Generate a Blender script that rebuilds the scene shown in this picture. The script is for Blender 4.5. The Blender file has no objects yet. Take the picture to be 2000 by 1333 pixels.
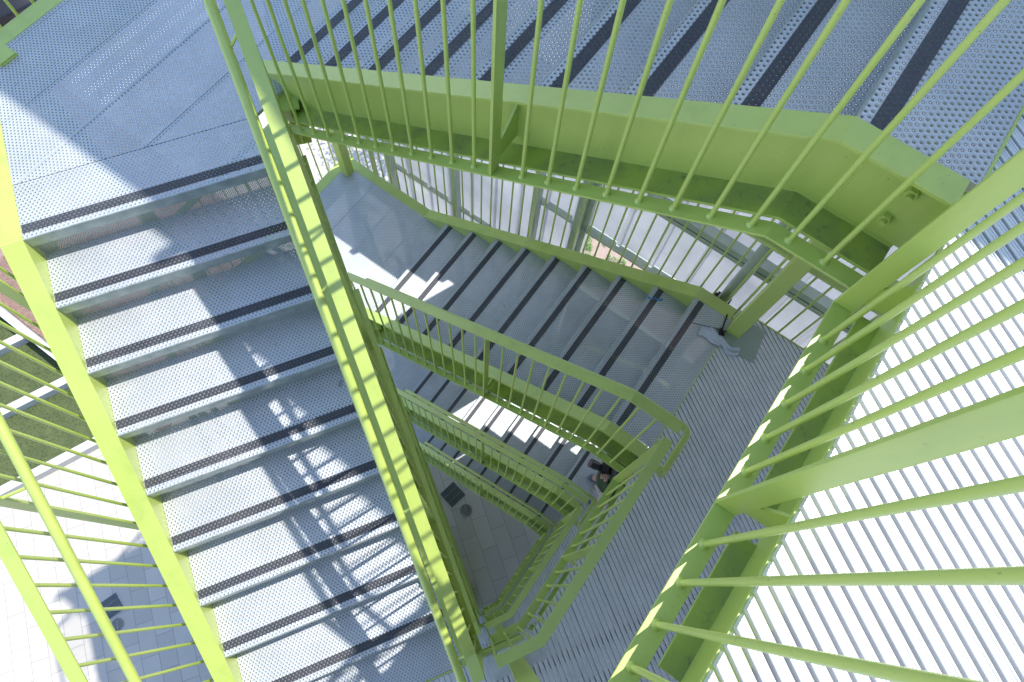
import bpy, bmesh, math, random
from mathutils import Vector, Matrix
random.seed(7)
R = math.radians
scene = bpy.context.scene
col = scene.collection

# ------------------------------------------------------------------ camera, world, sun, exposure
cam_d = bpy.data.cameras.new("camera"); cam_d.lens = 24; cam_d.sensor_width = 36
cam_d.clip_start = 0.02; cam_d.clip_end = 600
cam = bpy.data.objects.new("camera", cam_d); col.objects.link(cam); scene.camera = cam
_f = 1333.0
_n = Vector((932 - 1000, 1148 - 666.5, _f)).normalized()          # straight down, seen in the camera
_x = (Vector((1, 0, 0)) - _n * _n.x).normalized()
_Z = -_n; _Y = _Z.cross(_x)
_m = Matrix((_x, _Y, _Z))                                          # camera (x right, y down, z ahead) -> world
_right = _m @ Vector((1, 0, 0)); _down = _m @ Vector((0, 1, 0)); _fwd = _m @ Vector((0, 0, 1))
_rot = Matrix((_right, -_down, -_fwd)).transposed().to_4x4()
cam.matrix_world = Matrix.Translation((0, 0, 1.32)) @ _rot

SUN_AZ, SUN_EL = 33.2, 63.6
w = bpy.data.worlds.new("World"); scene.world = w; w.use_nodes = True
nt = w.node_tree; nt.nodes.clear()
sky = nt.nodes.new("ShaderNodeTexSky"); sky.sky_type = 'NISHITA'; sky.sun_disc = False
sky.sun_elevation = R(SUN_EL); sky.sun_rotation = R(90 - SUN_AZ)
sky.air_density = 1.0; sky.dust_density = 0.6; sky.ozone_density = 1.7
bg = nt.nodes.new("ShaderNodeBackground"); bg.inputs[1].default_value = 0.15
wo = nt.nodes.new("ShaderNodeOutputWorld")
nt.links.new(sky.outputs[0], bg.inputs[0]); nt.links.new(bg.outputs[0], wo.inputs[0])
sun_d = bpy.data.lights.new("sun", 'SUN'); sun_d.energy = 2.75; sun_d.angle = R(0.5); sun_d.color = (1.0, 0.96, 0.89)
sun = bpy.data.objects.new("sun", sun_d); col.objects.link(sun)
_sv = Vector((math.cos(R(SUN_AZ)) * math.cos(R(SUN_EL)), math.sin(R(SUN_AZ)) * math.cos(R(SUN_EL)), math.sin(R(SUN_EL))))
sun.rotation_euler = _sv.to_track_quat('Z', 'Y').to_euler(); sun.location = _sv * 60
scene.view_settings.view_transform = 'Standard'; scene.view_settings.look = 'None'
scene.view_settings.gamma = 1; scene.view_settings.exposure = 1.1
scene.cycles.transparent_max_bounces = 24; scene.cycles.max_bounces = 8
scene.cycles.diffuse_bounces = 5; scene.cycles.glossy_bounces = 3

# ------------------------------------------------------------------ frames and measures (metres)
H = 3.2; RISE = H / 18
SA, GA = -2.198, 0.289                 # flight A: s of its top nosing, going
TB, GB = 0.107, 0.2945                 # flight B: t of its top nosing, going
KA, KB = RISE / GA, RISE / GB
ANG_A, ANG_B = R(-68.0), R(-35.5)
FR = {'A': ANG_A, 'B': ANG_B, 'W': 0.0}
def toW(fr, u, v):
    a = FR[fr]; c, s = math.cos(a), math.sin(a)
    return (u * c - v * s, u * s + v * c)
def fromW(fr, x, y):
    a = FR[fr]; c, s = math.cos(a), math.sin(a)
    return (x * c + y * s, -x * s + y * c)
def conv(f1, f2, u, v): return fromW(f2, *toW(f1, u, v))

# ------------------------------------------------------------------ node helpers and materials
def newmat(name):
    m = bpy.data.materials.new(name); m.use_nodes = True
    t = m.node_tree; t.nodes.clear()
    o = t.nodes.new("ShaderNodeOutputMaterial"); p = t.nodes.new("ShaderNodeBsdfPrincipled")
    t.links.new(p.outputs[0], o.inputs[0])
    return m, t, p, o
def N(t, typ, **kw):
    n = t.nodes.new(typ)
    for k, v in kw.items():
        if k == 'inp':
            for i, x in v.items(): n.inputs[i].default_value = x
        else: setattr(n, k, v)
    return n
def MA(t, op, a, b=None, clamp=False):
    n = t.nodes.new("ShaderNodeMath"); n.operation = op; n.use_clamp = clamp
    for i, x in enumerate((a, b)):
        if x is None: continue
        if isinstance(x, (int, float)): n.inputs[i].default_value = x
        else: t.links.new(x, n.inputs[i])
    return n.outputs[0]
def ramp(t, fac, stops):
    n = t.nodes.new("ShaderNodeValToRGB"); e = n.color_ramp.elements
    while len(e) < len(stops): e.new(0.5)
    for i, (p, c) in enumerate(stops): e[i].position = p; e[i].color = (*c, 1)
    t.links.new(fac, n.inputs[0]); return n.outputs[0]
def noise(t, vec, scale, detail=4, rough=.55):
    n = N(t, "ShaderNodeTexNoise", inp={'Scale': scale, 'Detail': detail, 'Roughness': rough})
    if vec is not None: t.links.new(vec, n.inputs['Vector'])
    return n.outputs['Fac']
def objco(t): return t.nodes.new("ShaderNodeTexCoord").outputs['Object']
def mixc(t, f, a, b):
    n = t.nodes.new("ShaderNodeMix"); n.data_type = 'RGBA'
    for s, x in ((n.inputs[0], f), (n.inputs[6], a), (n.inputs[7], b)):
        if isinstance(x, (int, float)): s.default_value = x
        elif isinstance(x, tuple): s.default_value = (*x, 1)
        else: t.links.new(x, s)
    return n.outputs[2]
def bump(t, h, p, strength=.3, dist=.002):
    b = N(t, "ShaderNodeBump", inp={'Strength': strength, 'Distance': dist})
    t.links.new(h, b.inputs['Height']); t.links.new(b.outputs[0], p.inputs['Normal'])

def paint(name, c1, c2, rough=.42, stain=False):
    m, t, p, o = newmat(name); v = objco(t)
    f = ramp(t, noise(t, v, 3.0), [(.35, (0, 0, 0)), (.7, (1, 1, 1))])
    c = mixc(t, f, c1, c2)
    if stain:
        s1 = ramp(t, noise(t, v, 38, 6, .7), [(.55, (0, 0, 0)), (.66, (1, 1, 1))])
        s2 = ramp(t, noise(t, v, 5, 3), [(.42, (0, 0, 0)), (.6, (1, 1, 1))])
        c = mixc(t, MA(t, 'MULTIPLY', MA(t, 'MULTIPLY', s1, s2), .85), c, (.05, .065, .04))
        c = mixc(t, MA(t, 'MULTIPLY', s2, .55), c, (.15, .20, .07))
    else:
        mp = t.nodes.new("ShaderNodeMapping"); mp.inputs['Scale'].default_value = (7, 7, 1.6); t.links.new(v, mp.inputs[0])
        dr = ramp(t, noise(t, mp.outputs[0], 1.0, 6, .65), [(.50, (0, 0, 0)), (.75, (1, 1, 1))])
        c = mixc(t, MA(t, 'MULTIPLY', dr, .38), c, (.25, .34, .06))
        s1 = ramp(t, noise(t, v, 70, 3, .6), [(.69, (0, 0, 0)), (.73, (1, 1, 1))])
        c = mixc(t, MA(t, 'MULTIPLY', s1, .5), c, (.12, .16, .06))
        s2 = ramp(t, noise(t, v, 16, 5, .75), [(.72, (0, 0, 0)), (.745, (1, 1, 1))])
        c = mixc(t, MA(t, 'MULTIPLY', s2, .5), c, (.16, .15, .10))
    t.links.new(c, p.inputs['Base Color']); p.inputs['Roughness'].default_value = rough; p.inputs['Specular IOR Level'].default_value = .95; p.inputs['Coat Weight'].default_value = .6; p.inputs['Coat Roughness'].default_value = .4
    bump(t, noise(t, v, 160, 2), p, .12, .001)
    return m
GREEN = paint("lime_paint", (.44, .55, .105), (.475, .585, .125), .5)
GREEN_ST = paint("stained_lime_paint", (.32, .42, .05), (.36, .46, .06), .6, True)

def lattice(t, uv2, pitch):
    """distance to the nearest point of a staggered grid, in units of pitch"""
    u, v = uv2
    def cell(ou, ov):
        a = MA(t, 'SUBTRACT', MA(t, 'FRACT', MA(t, 'ADD', MA(t, 'DIVIDE', u, pitch), ou)), .5)
        b = MA(t, 'SUBTRACT', MA(t, 'FRACT', MA(t, 'ADD', MA(t, 'DIVIDE', v, pitch * 1.45), ov)), .5)
        b = MA(t, 'MULTIPLY', b, 1.45)
        return MA(t, 'SQRT', MA(t, 'ADD', MA(t, 'MULTIPLY', a, a), MA(t, 'MULTIPLY', b, b)))
    return MA(t, 'MINIMUM', cell(0, 0), cell(.5, .5))
def perf(name, c1, c2, metal, rough, vertical=False, pitch=.0205, hole=.15, spec_noise=True, dark=None, bumpy=.8):
    m, t, p, o = newmat(name); v = objco(t)
    s = t.nodes.new("ShaderNodeSeparateXYZ"); t.links.new(v, s.inputs[0])
    uv = (s.outputs[1], s.outputs[2]) if vertical else (s.outputs[1], s.outputs[0])
    d = lattice(t, uv, pitch)
    c = mixc(t, ramp(t, noise(t, v, 4.5, 5), [(.3, (0, 0, 0)), (.72, (1, 1, 1))]), c1, c2)
    sp = ramp(t, noise(t, v, 22, 6, .7), [(.66, (0, 0, 0)), (.78, (1, 1, 1))])
    c = mixc(t, MA(t, 'MULTIPLY', sp, .25), c, (.28, .27, .24) if dark is None else dark)
    sc = t.nodes.new("ShaderNodeMapping"); sc.inputs['Scale'].default_value = (26, 3.2, 8); t.links.new(v, sc.inputs[0])
    sm = ramp(t, noise(t, sc.outputs[0], 1.0, 5, .7), [(.52, (0, 0, 0)), (.74, (1, 1, 1))])
    c = mixc(t, MA(t, 'MULTIPLY', sm, .30), c, (.74, .76, .78) if dark is None else (.11, .11, .12))
    du = ramp(t, noise(t, v, 1.7, 6, .65), [(.50, (0, 0, 0)), (.72, (1, 1, 1))])
    c = mixc(t, MA(t, 'MULTIPLY', du, .30), c, (.36, .35, .30) if dark is None else (.10, .095, .085))
    sp2 = ramp(t, noise(t, v, 11, 3, .5), [(.735, (0, 0, 0)), (.76, (1, 1, 1))])
    c = mixc(t, MA(t, 'MULTIPLY', sp2, .55), c, (.16, .14, .12) if dark is None else (.14, .13, .12))
    # shade of the dimples, painted as dark rings round the holes
    ring = ramp(t, d, [(hole + .05, (1, 1, 1)), (hole + .17, (0, 0, 0))])
    c = mixc(t, MA(t, 'MULTIPLY', ring, .85), c, (.08, .095, .10) if dark is None else dark)
    t.links.new(c, p.inputs['Base Color'])
    p.inputs['Metallic'].default_value = metal
    rr = N(t, "ShaderNodeMapRange", inp={3: rough - .08, 4: rough + .12}); t.links.new(noise(t, v, 30), rr.inputs[0]); t.links.new(rr.outputs[0], p.inputs['Roughness'])
    hgt = ramp(t, d, [(hole, (0, 0, 0)), (hole + .10, (1, 1, 1)), (.47, (0, 0, 0))])
    h2 = MA(t, 'ADD', hgt, MA(t, 'MULTIPLY', noise(t, v, 6, 2), 1.2))
    bump(t, h2, p, bumpy, .0025)
    tr = t.nodes.new("ShaderNodeBsdfTransparent"); mx = t.nodes.new("ShaderNodeMixShader")
    t.links.new(MA(t, 'LESS_THAN', d, hole), mx.inputs[0]); t.links.new(p.outputs[0], mx.inputs[1]); t.links.new(tr.outputs[0], mx.inputs[2])
    t.links.new(mx.outputs[0], o.inputs[0])
    return m
GALV = perf("perforated_galvanised_steel", (.475, .51, .555), (.575, .60, .635), .35, .40, hole=.10, bumpy=.45)
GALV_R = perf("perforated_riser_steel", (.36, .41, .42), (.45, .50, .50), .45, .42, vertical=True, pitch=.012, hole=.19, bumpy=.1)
STRIP = perf("black_grip_strip", (.014, .018, .030), (.036, .040, .058), 0, .5, dark=(.05, .05, .06), bumpy=.8, hole=.07)

_p = [n for n in STRIP.node_tree.nodes if n.type == 'BSDF_PRINCIPLED'][0]; _p.inputs['Sheen Weight'].default_value = .12; _p.inputs['Sheen Roughness'].default_value = .5; _p.inputs['Specular IOR Level'].default_value = .8

def plain(name, c1, c2, metal=0, rough=.6, scale=6, bscale=60, bstr=.15):
    m, t, p, o = newmat(name); v = objco(t)
    t.links.new(mixc(t, ramp(t, noise(t, v, scale, 6, .6), [(.32, (0, 0, 0)), (.68, (1, 1, 1))]), c1, c2), p.inputs['Base Color'])
    p.inputs['Metallic'].default_value = metal; p.inputs['Roughness'].default_value = rough
    bump(t, noise(t, v, bscale, 4), p, bstr, .004)
    return m
STEEL = plain("galvanised_steel", (.46, .50, .52), (.60, .63, .64), .4, .4, 9)
LIP = plain("galvanised_lip", (.30, .35, .34), (.50, .54, .53), .5, .36, 14)
ALU = plain("aluminium_slat", (.66, .675, .69), (.75, .76, .775), .25, .38, 8, 200, .06)
BLACK = plain("black_rubber", (.012, .012, .014), (.03, .03, .033), 0, .5)
CONC = plain("concrete", (.50, .48, .46), (.62, .60, .58), 0, .85, 3)
WHITEM = plain("white_cladding", (.66, .67, .70), (.74, .75, .78), 0, .55, 3)

def translucent_sheet(name):
    m, t, p, o = newmat(name); v = objco(t)
    c = mixc(t, ramp(t, noise(t, v, 2.2, 5), [(.3, (0, 0, 0)), (.7, (1, 1, 1))]), (.70, .70, .74), (.84, .84, .87))
    t.links.new(c, p.inputs['Base Color']); p.inputs['Roughness'].default_value = .6
    trl = t.nodes.new("ShaderNodeBsdfTranslucent"); t.links.new(c, trl.inputs[0])
    mx = N(t, "ShaderNodeMixShader", inp={0: .55})
    t.links.new(p.outputs[0], mx.inputs[1]); t.links.new(trl.outputs[0], mx.inputs[2])
    bump(t, noise(t, v, 140, 2), p, .2, .003)
    t.links.new(mx.outputs[0], o.inputs[0]); return m
SCREEN = translucent_sheet("fine_perforated_white_sheet")

def paving():
    m, t, p, o = newmat("pale_paving"); v = objco(t)
    mp = N(t, "ShaderNodeMapping"); mp.inputs['Rotation'].default_value = (0, 0, -R(-70.0) ); t.links.new(v, mp.inputs[0])
    br = N(t, "ShaderNodeTexBrick", inp={'Scale': 1.0, 'Mortar Size': .004, 'Mortar Smooth': .2, 'Brick Width': .62, 'Row Height': .31, 'Color1': (.47, .435, .385, 1), 'Color2': (.55, .51, .455, 1), 'Mortar': (.20, .19, .18, 1)})
    br.offset = .5; t.links.new(mp.outputs[0], br.inputs[0])
    c = mixc(t, MA(t, 'MULTIPLY', ramp(t, noise(t, v, 1.1, 6), [(.4, (0, 0, 0)), (.75, (1, 1, 1))]), .35), br.outputs[0], (.40, .38, .345))
    sp = ramp(t, noise(t, v, 7, 5, .7), [(.72, (0, 0, 0)), (.78, (1, 1, 1))])
    c = mixc(t, MA(t, 'MULTIPLY', sp, .5), c, (.22, .20, .18))
    t.links.new(c, p.inputs['Base Color']); p.inputs['Roughness'].default_value = .8
    bump(t, noise(t, v, 40, 4), p, .2, .004)
    return m
PAVE = paving()
LAWN = plain("turf", (.060, .085, .030), (.10, .125, .045), 0, .9, 2.5, 90, .9)
MULCH = plain("bark_mulch", (.20, .135, .11), (.38, .28, .24), 0, .95, 26, 40, 1.0)
LEAF = plain("leaf_green", (.05, .11, .02), (.12, .2, .04), 0, .6, 9)
BARK = plain("tree_bark", (.10, .08, .06), (.2, .16, .12), 0, .9, 12)
def flat(name, c, rough=.6, metal=0): return plain(name, c, tuple(min(1, x * 1.18) for x in c), metal, rough, 12)

# ------------------------------------------------------------------ mesh helpers
class MB:
    def __init__(s): s.v = []; s.f = []; s.mi = []; s.smooth = False
    def add(s, vs, fs, mi=0):
        b = len(s.v); s.v += [tuple(x) for x in vs]
        for f in fs: s.f.append(tuple(b + i for i in f)); s.mi.append(mi)
    def box(s, x0, x1, y0, y1, z0, z1, mi=0):
        s.add([(x0, y0, z0), (x1, y0, z0), (x1, y1, z0), (x0, y1, z0), (x0, y0, z1), (x1, y0, z1), (x1, y1, z1), (x0, y1, z1)],
              [(3, 2, 1, 0), (4, 5, 6, 7), (0, 1, 5, 4), (1, 2, 6, 5), (2, 3, 7, 6), (3, 0, 4, 7)], mi)
    def prism(s, poly, z0, z1, mi=0):
        n = len(poly)
        s.add([(x, y, z0) for x, y in poly] + [(x, y, z1) for x, y in poly],
              [tuple(range(n - 1, -1, -1)), tuple(range(n, 2 * n))] + [(i, (i + 1) % n, n + (i + 1) % n, n + i) for i in range(n)], mi)
    def sweep(s, path, prof, mi=None, caps=True):
        """prof (offset to the left, height) swept along a 3-D path, kept vertical, mitred in plan"""
        P = [Vector(p) for p in path]; rows = []
        for i, p in enumerate(P):
            ds = []
            if i > 0: d = (p - P[i - 1]).to_2d(); ds.append(d.normalized())
            if i < len(P) - 1: d = (P[i + 1] - p).to_2d(); ds.append(d.normalized())
            ns = [Vector((-d.y, d.x)) for d in ds]
            nn = (ns[0] + ns[-1]).normalized(); k = 1 / max(.3, nn.dot(ns[0]))
            rows.append([(p.x + nn.x * k * o, p.y + nn.y * k * o, p.z + z) for o, z in prof])
        m = len(prof)
        for r in range(len(rows) - 1):
            for j in range(m):
                j2 = (j + 1) % m
                s.add([rows[r][j], rows[r + 1][j], rows[r + 1][j2], rows[r][j2]], [(0, 1, 2, 3)], mi[j] if mi else 0)
        if caps:
            s.add(rows[0], [tuple(range(m))]); s.add(rows[-1], [tuple(range(m - 1, -1, -1))])
    def rod(s, a, b, r, n=10, r2=None):
        a, b = Vector(a), Vector(b); d = (b - a).normalized(); r2 = r if r2 is None else r2
        u = d.cross(Vector((0, 0, 1)) if abs(d.z) < .9 else Vector((1, 0, 0))).normalized(); w_ = d.cross(u)
        vs = [a + (u * math.cos(2 * math.pi * i / n) + w_ * math.sin(2 * math.pi * i / n)) * r for i in range(n)]
        vs += [b + (u * math.cos(2 * math.pi * i / n) + w_ * math.sin(2 * math.pi * i / n)) * r2 for i in range(n)]
        s.add(vs, [(i, (i + 1) % n, n + (i + 1) % n, n + i) for i in range(n)] + [tuple(range(n - 1, -1, -1)), tuple(range(n, 2 * n))])
    def tube(s, pts, r, n=12):
        P = [Vector(p) for p in pts]; rows = []
        prev = None
        for i, p in enumerate(P):
            d = (P[min(i + 1, len(P) - 1)] - P[max(i - 1, 0)]).normalized()
            if prev is None: u = d.cross(Vector((0, 0, 1))); u = u.normalized() if u.length > .01 else Vector((1, 0, 0))
            else: u = (prev - d * prev.dot(d)).normalized()
            prev = u; w_ = d.cross(u)
            rows.append([p + (u * math.cos(2 * math.pi * k / n) + w_ * math.sin(2 * math.pi * k / n)) * r for k in range(n)])
        b = len(s.v)
        for r_ in rows: s.v += [tuple(x) for x in r_]
        for i in range(len(rows) - 1):
            for k in range(n):
                s.f.append((b + i * n + k, b + i * n + (k + 1) % n, b + (i + 1) * n + (k + 1) % n, b + (i + 1) * n + k)); s.mi.append(0)
        s.f.append(tuple(b + k for k in range(n - 1, -1, -1))); s.mi.append(0)
        s.f.append(tuple(b + (len(rows) - 1) * n + k for k in range(n))); s.mi.append(0)
    def mesh(s, name, mats, bevel=0, smooth=False):
        me = bpy.data.meshes.new(name); me.from_pydata(s.v, [], s.f)
        for m in (mats if isinstance(mats, (list, tuple)) else [mats]): me.materials.append(m)
        for p, i in zip(me.polygons, s.mi): p.material_index = i
        bm = bmesh.new(); bm.from_mesh(me)
        bmesh.ops.remove_doubles(bm, verts=bm.verts, dist=1e-5)
        bmesh.ops.recalc_face_normals(bm, faces=bm.faces)
        if bevel:
            es = [e for e in bm.edges if len(e.link_faces) == 2 and e.calc_face_angle(0) > .6]
            bmesh.ops.bevel(bm, geom=es, offset=bevel, segments=2, affect='EDGES', profile=.6)
        if smooth:
            for f in bm.faces: f.smooth = True
            for e in bm.edges:
                if len(e.link_faces) == 2 and e.calc_face_angle(0) > .7: e.smooth = False
        bm.to_mesh(me); bm.free(); me.update()
        return me
def part(name, mesh, parent, loc=(0, 0, 0), rotz=0):
    o = bpy.data.objects.new(name, mesh); col.objects.link(o); o.parent = parent; o.location = loc; o.rotation_euler[2] = rotz
    return o
def thing(name, label, cat, loc=(0, 0, 0), fr='W', group=None, mesh=None):
    o = bpy.data.objects.new(name, mesh); col.objects.link(o)
    o.location = loc; o.rotation_euler[2] = FR[fr] if isinstance(fr, str) else fr
    o['label'] = label; o['category'] = cat
    if group: o['group'] = group
    if mesh is None: o.empty_display_size = .2
    return o
def structure(name, mesh, loc=(0, 0, 0), kind='structure'):
    o = bpy.data.objects.new(name, mesh); col.objects.link(o); o.location = loc; o['kind'] = kind
    return o
def dup(root, dz, label):
    r = root.copy(); col.objects.link(r); r.location.z += dz; r['label'] = label
    kids = [c for c in list(bpy.data.objects) if c.parent == root]
    for c in kids:
        d = c.copy(); col.objects.link(d); d.parent = r
        for g in [x for x in list(bpy.data.objects) if x.parent == c]:
            h = g.copy(); col.objects.link(h); h.parent = d
    return r
def clip(poly, a, b, c):
    """keep a*x+b*y <= c"""
    out = []
    for i in range(len(poly)):
        p, q = poly[i], poly[(i + 1) % len(poly)]
        dp, dq = a * p[0] + b * p[1] - c, a * q[0] + b * q[1] - c
        if dp <= 0: out.append(p)
        if dp * dq < 0:
            k = dp / (dp - dq); out.append((p[0] + (q[0] - p[0]) * k, p[1] + (q[1] - p[1]) * k))
    return out
def channel(b, h=.33, o=0, sgn=1, tf=.012, tw=.009, b2=None):
    """C section: web at offset o, flanges reaching sgn*b; material 1 on the upper side of the bottom flange"""
    pts = [(0, .003), (b, .003), (b, .003 - tf), (tw, .003 - tf), (tw, -h + tf), (b2 or b, -h + tf), (b2 or b, -h), (0, -h)]
    return [(o + sgn * x, z) for x, z in pts], [0, 0, 0, 0, 1, 0, 0, 0]
def catmull(pts, n=8):
    """rounded corners for tube paths"""
    P = [Vector(p) for p in pts]; out = [P[0]]
    for i in range(1, len(P) - 1):
        a, b, c = P[i - 1], P[i], P[i + 1]
        r = min(.05, (a - b).length * .45, (c - b).length * .45)
        p0 = b + (a - b).normalized() * r; p1 = b + (c - b).normalized() * r
        for k in range(n + 1):
            u = k / n; out.append(p0 * (1 - u) ** 2 + b * 2 * u * (1 - u) + p1 * u * u)
    out.append(P[-1]); return out

# ------------------------------------------------------------------ railings
TH = .88; RAILH = 1.405; RW = .0275
_b = MB(); _n8 = 10
for (z0, z1, r0, r1) in ((0, .004, .015, .013), (.004, .011, .013, .0085), (.011, RAILH - .012, .0080, .0080)):
    _b.rod((0, 0, z0), (0, 0, z1), r0, _n8, r1)
BAL = _b.mesh("baluster", GREEN, smooth=True)
_b = MB(); _b.rod((0, 0, 0), (0, 0, RAILH - .012), .0075, 8)
def railing(t, path, stations, posts, tube=None, gusset=None, brackets=(), extra_tubes=(), gtop=-.035):
    """path: bar centre line (top face); stations: balusters as (x, y, z); posts: (x, y, z, ux, uy) with u across the rail"""
    m = MB(); m.sweep(path, [(-RW, -.010), (RW, -.010), (RW, 0), (-RW, 0)]); part('bottom_rail', m.mesh('bottom_rail', GREEN_ST if False else GREEN, .0012), t)
    m = MB(); m.sweep([(x, y, z + RAILH) for x, y, z in path], [(-RW, -.012), (RW, -.012), (RW, 0), (-RW, 0)]); part('top_rail', m.mesh('top_rail', GREEN, .0015), t)
    for x, y, z in stations: part('baluster', BAL, t, (x, y, z))
    for x, y, z, ux, uy in posts:
        m = MB(); vx, vy = -uy * .006, ux * .006
        q = [(x + ux * a * RW * .99 + vx * b, y + uy * a * RW * .99 + vy * b) for a, b in ((-1, -1), (1, -1), (1, 1), (-1, 1))]
        m.prism(q, z + .001, z + RAILH - .0125)
        p = part('post', m.mesh('post', GREEN, .0015), t)
        if gusset:
            m = MB(); g0, g1 = RW, gusset
            pr = [(g0, .06), (g0, .15), (g1 * .55, .2), (g1, .27), (g1, .07)] if gusset > 0 else [(-RW, .06), (-RW, .15), (g1 * .55, .2), (g1, .27), (g1, .07)]
            vs = [(x + ux * a + vx * s * .7, y + uy * a + vy * s * .7, z + b) for s in (-1, 1) for a, b in pr]; n = len(pr)
            m.add(vs, [tuple(range(n)), tuple(range(2 * n - 1, n - 1, -1))] + [(i, (i + 1) % n, n + (i + 1) % n, n + i) for i in range(n)])
            part('gusset', m.mesh('gusset', GREEN), p)
    if tube:
        m = MB(); m.tube(catmull(tube), .0205, 14); tb = part('handrail', m.mesh('handrail', GREEN, smooth=True), t)
        for a, b in brackets: m = MB(); m.rod(a, b, .007, 8); part('bracket', m.mesh('bracket', GREEN, smooth=True), tb)

lev = ['topmost', 'second', 'third', 'lowest']
# --- flight A frame: x = s (down the flight), y = w; local z 0 = deck below the flight
ZA0 = -H
def zA(s): return H / 2 if s <= SA else H / 2 - KA * (s - SA)
def wA(s, w0): return w0 - .012 * (s + 2.1)
ga = 'inner railings of the left flights'
t = thing('stair_railing', 'topmost long diagonal railing beside the sunlit left flight, with round handrail', 'railing', (0, 0, ZA0), 'A', ga)
pa = [(s, wA(s, -.103), zA(s) - .335) for s in (-2.46, SA, .256)]; pa.append((.37, wA(.37, -.103), zA(.256) - .335))
def bar_z(path, x):
    for a, b in zip(path, path[1:]):
        if a[0] <= x <= b[0]: k = (x - a[0]) / (b[0] - a[0]); return (x, a[1] + (b[1] - a[1]) * k, a[2] + (b[2] - a[2]) * k)
st = []; posts = []
for i in range(27):
    s = -2.40 + .108 * i
    if s > .34: break
    if i in (9, 18): p = bar_z(pa, s); posts.append((*p, 0, 1)); continue
    st.append(bar_z(pa, s))
p = bar_z(pa, .36); posts.append((*p, 0, 1))
tb = [(-2.40, wA(-2.4, -.18), zA(-2.4) + 1.0), (SA, wA(SA, -.18), H / 2 + 1.0), (.30, wA(.30, -.18), zA(.30) + 1.0), (.62, wA(.62, -.18), zA(.30) + 1.0), (.62, wA(.62, -.18), .62 - .0)]
br = [((s, wA(s, -.18), zA(s) + .985), (s, wA(s, -.125), zA(s) + 1.055)) for s in (-2.05, -1.25, -.40, .25)]
railing(t, pa, st, posts, tb, -.12, br)
RAIL_A = t
for k in range(1, 4):
    dup(t, -H * k, ['', 'second railing of the left stack, seen edge-on under the topmost diagonal rail', 'third railing of the left stack, far down beside the dark well', 'lowest railing of the left stack, just above the well floor'][k])

# outer railing of flight A
go = 'outer railings of the left flights'
t = thing('stair_railing', 'pale sunlit railing along the far left edge above the paving', 'railing', (0, 0, ZA0), 'A', go)
pb = [(s, -1.57, zA(s) - .335) for s in (-2.18, SA, .40)]; pb[0] = (-2.30, -1.57, H / 2 - .335)
st = []; posts = []
for i in range(25):
    s = .328 - .108 * i
    if s < -2.2: break
    if i in (0, 12, 22): posts.append((*bar_z(pb, s), 0, 1)); continue
    st.append(bar_z(pb, s))
tb = [(-2.30, -1.42, H / 2 + 1.0), (SA, -1.42, H / 2 + 1.0), (.35, -1.42, zA(.35) + 1.0)]
br = [((s, -1.42, zA(s) + .985), (s, -1.555, zA(s) + .96)) for s in (-2.048, -.968, .30)]
railing(t, pb, st, posts, tb, .12, br)
for k in range(1, 4): dup(t, -H * k, ['', 'second outer railing of the left flights, one storey below the pale one', 'third outer railing of the left flights, two storeys down', 'lowest outer railing of the left flights, near the ground'][k])

# --- flight B frame: x = t, y = n; local z 0 = landing level
ZB0 = -H / 2
def zB(t): return H / 2 if t >= TB else H / 2 + KB * (t - TB)
gb = 'inner railings of the right flights'
t = thing('stair_railing', 'topmost near railing across the top of the photo, balusters running out of frame', 'railing', (0, 0, ZB0), 'B', gb)
pc = [(-2.17, 1.2365, zB(-2.17) - .335), (TB, 1.2365, H / 2 - .335), (.402, 1.2365, H / 2 - .335)]
st = []; posts = []
for i in range(-1, 24):
    x = -2.024 + .1095 * i
    if x > .36 or x < -2.15: continue
    if abs(x + .836) < .05: posts.append((*bar_z(pc, -.836), 0, 1)); continue
    st.append(bar_z(pc, x))
tbB = [(-2.06, 1.328, zB(-2.06) + TH), (TB, 1.328, H / 2 + TH), (.467, 1.328, H / 2 + TH), (.467, 1.02, H / 2 + TH), (.425, 1.02, H / 2 + .98)]
br = [((x, 1.328, zB(x) + TH - .015), (x, 1.26, zB(x) + 1.055)) for x in (-1.9, -1.0, -.1)]
railing(t, pc, st, posts, tbB, .14, br)
for k in range(1, 4): dup(t, -H * k, ['', 'second railing down on the right flights, with green balusters over shaded treads', 'third railing down on the right flights, above the sunlit treads', 'lowest railing on the right flights, bordering the dark paved floor'][k])

gbo = 'outer railings of the right flights'
t = thing('stair_railing', 'topmost outer railing at the back of the upper right flight', 'railing', (0, 0, ZB0), 'B', gbo)
pd = [(-2.56, 2.70, -.335), (TB - H / 2 / KB, 2.70, -.335), (TB, 2.70, H / 2 - .335), (1.9, 2.70, H / 2 - .335)]
st = []; posts = []
for i in range(42):
    x = -2.49 + .108 * i
    if x > 1.88: break
    if i in (10, 20, 27, 36): posts.append((*bar_z(pd, x), 0, 1)); continue
    st.append(bar_z(pd, x))
tb = [(-2.56, 2.62, TH), (TB - H / 2 / KB, 2.62, TH), (TB, 2.62, H / 2 + TH), (1.9, 2.62, H / 2 + TH)]
railing(t, pd, st, posts, tb, -.13, [((x, 2.62, zB(x) + TH - .015), (x, 2.68, zB(x) + 1.055)) for x in (-1.5, -.6, .3)])
for k in range(1, 4): dup(t, -H * k, ['', 'thin green balusters seen against the white corrugated screen, behind the second right flight', 'third outer railing of the right flights, two storeys below the deck', 'lowest outer railing of the right flights, near the garden'][k])

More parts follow.
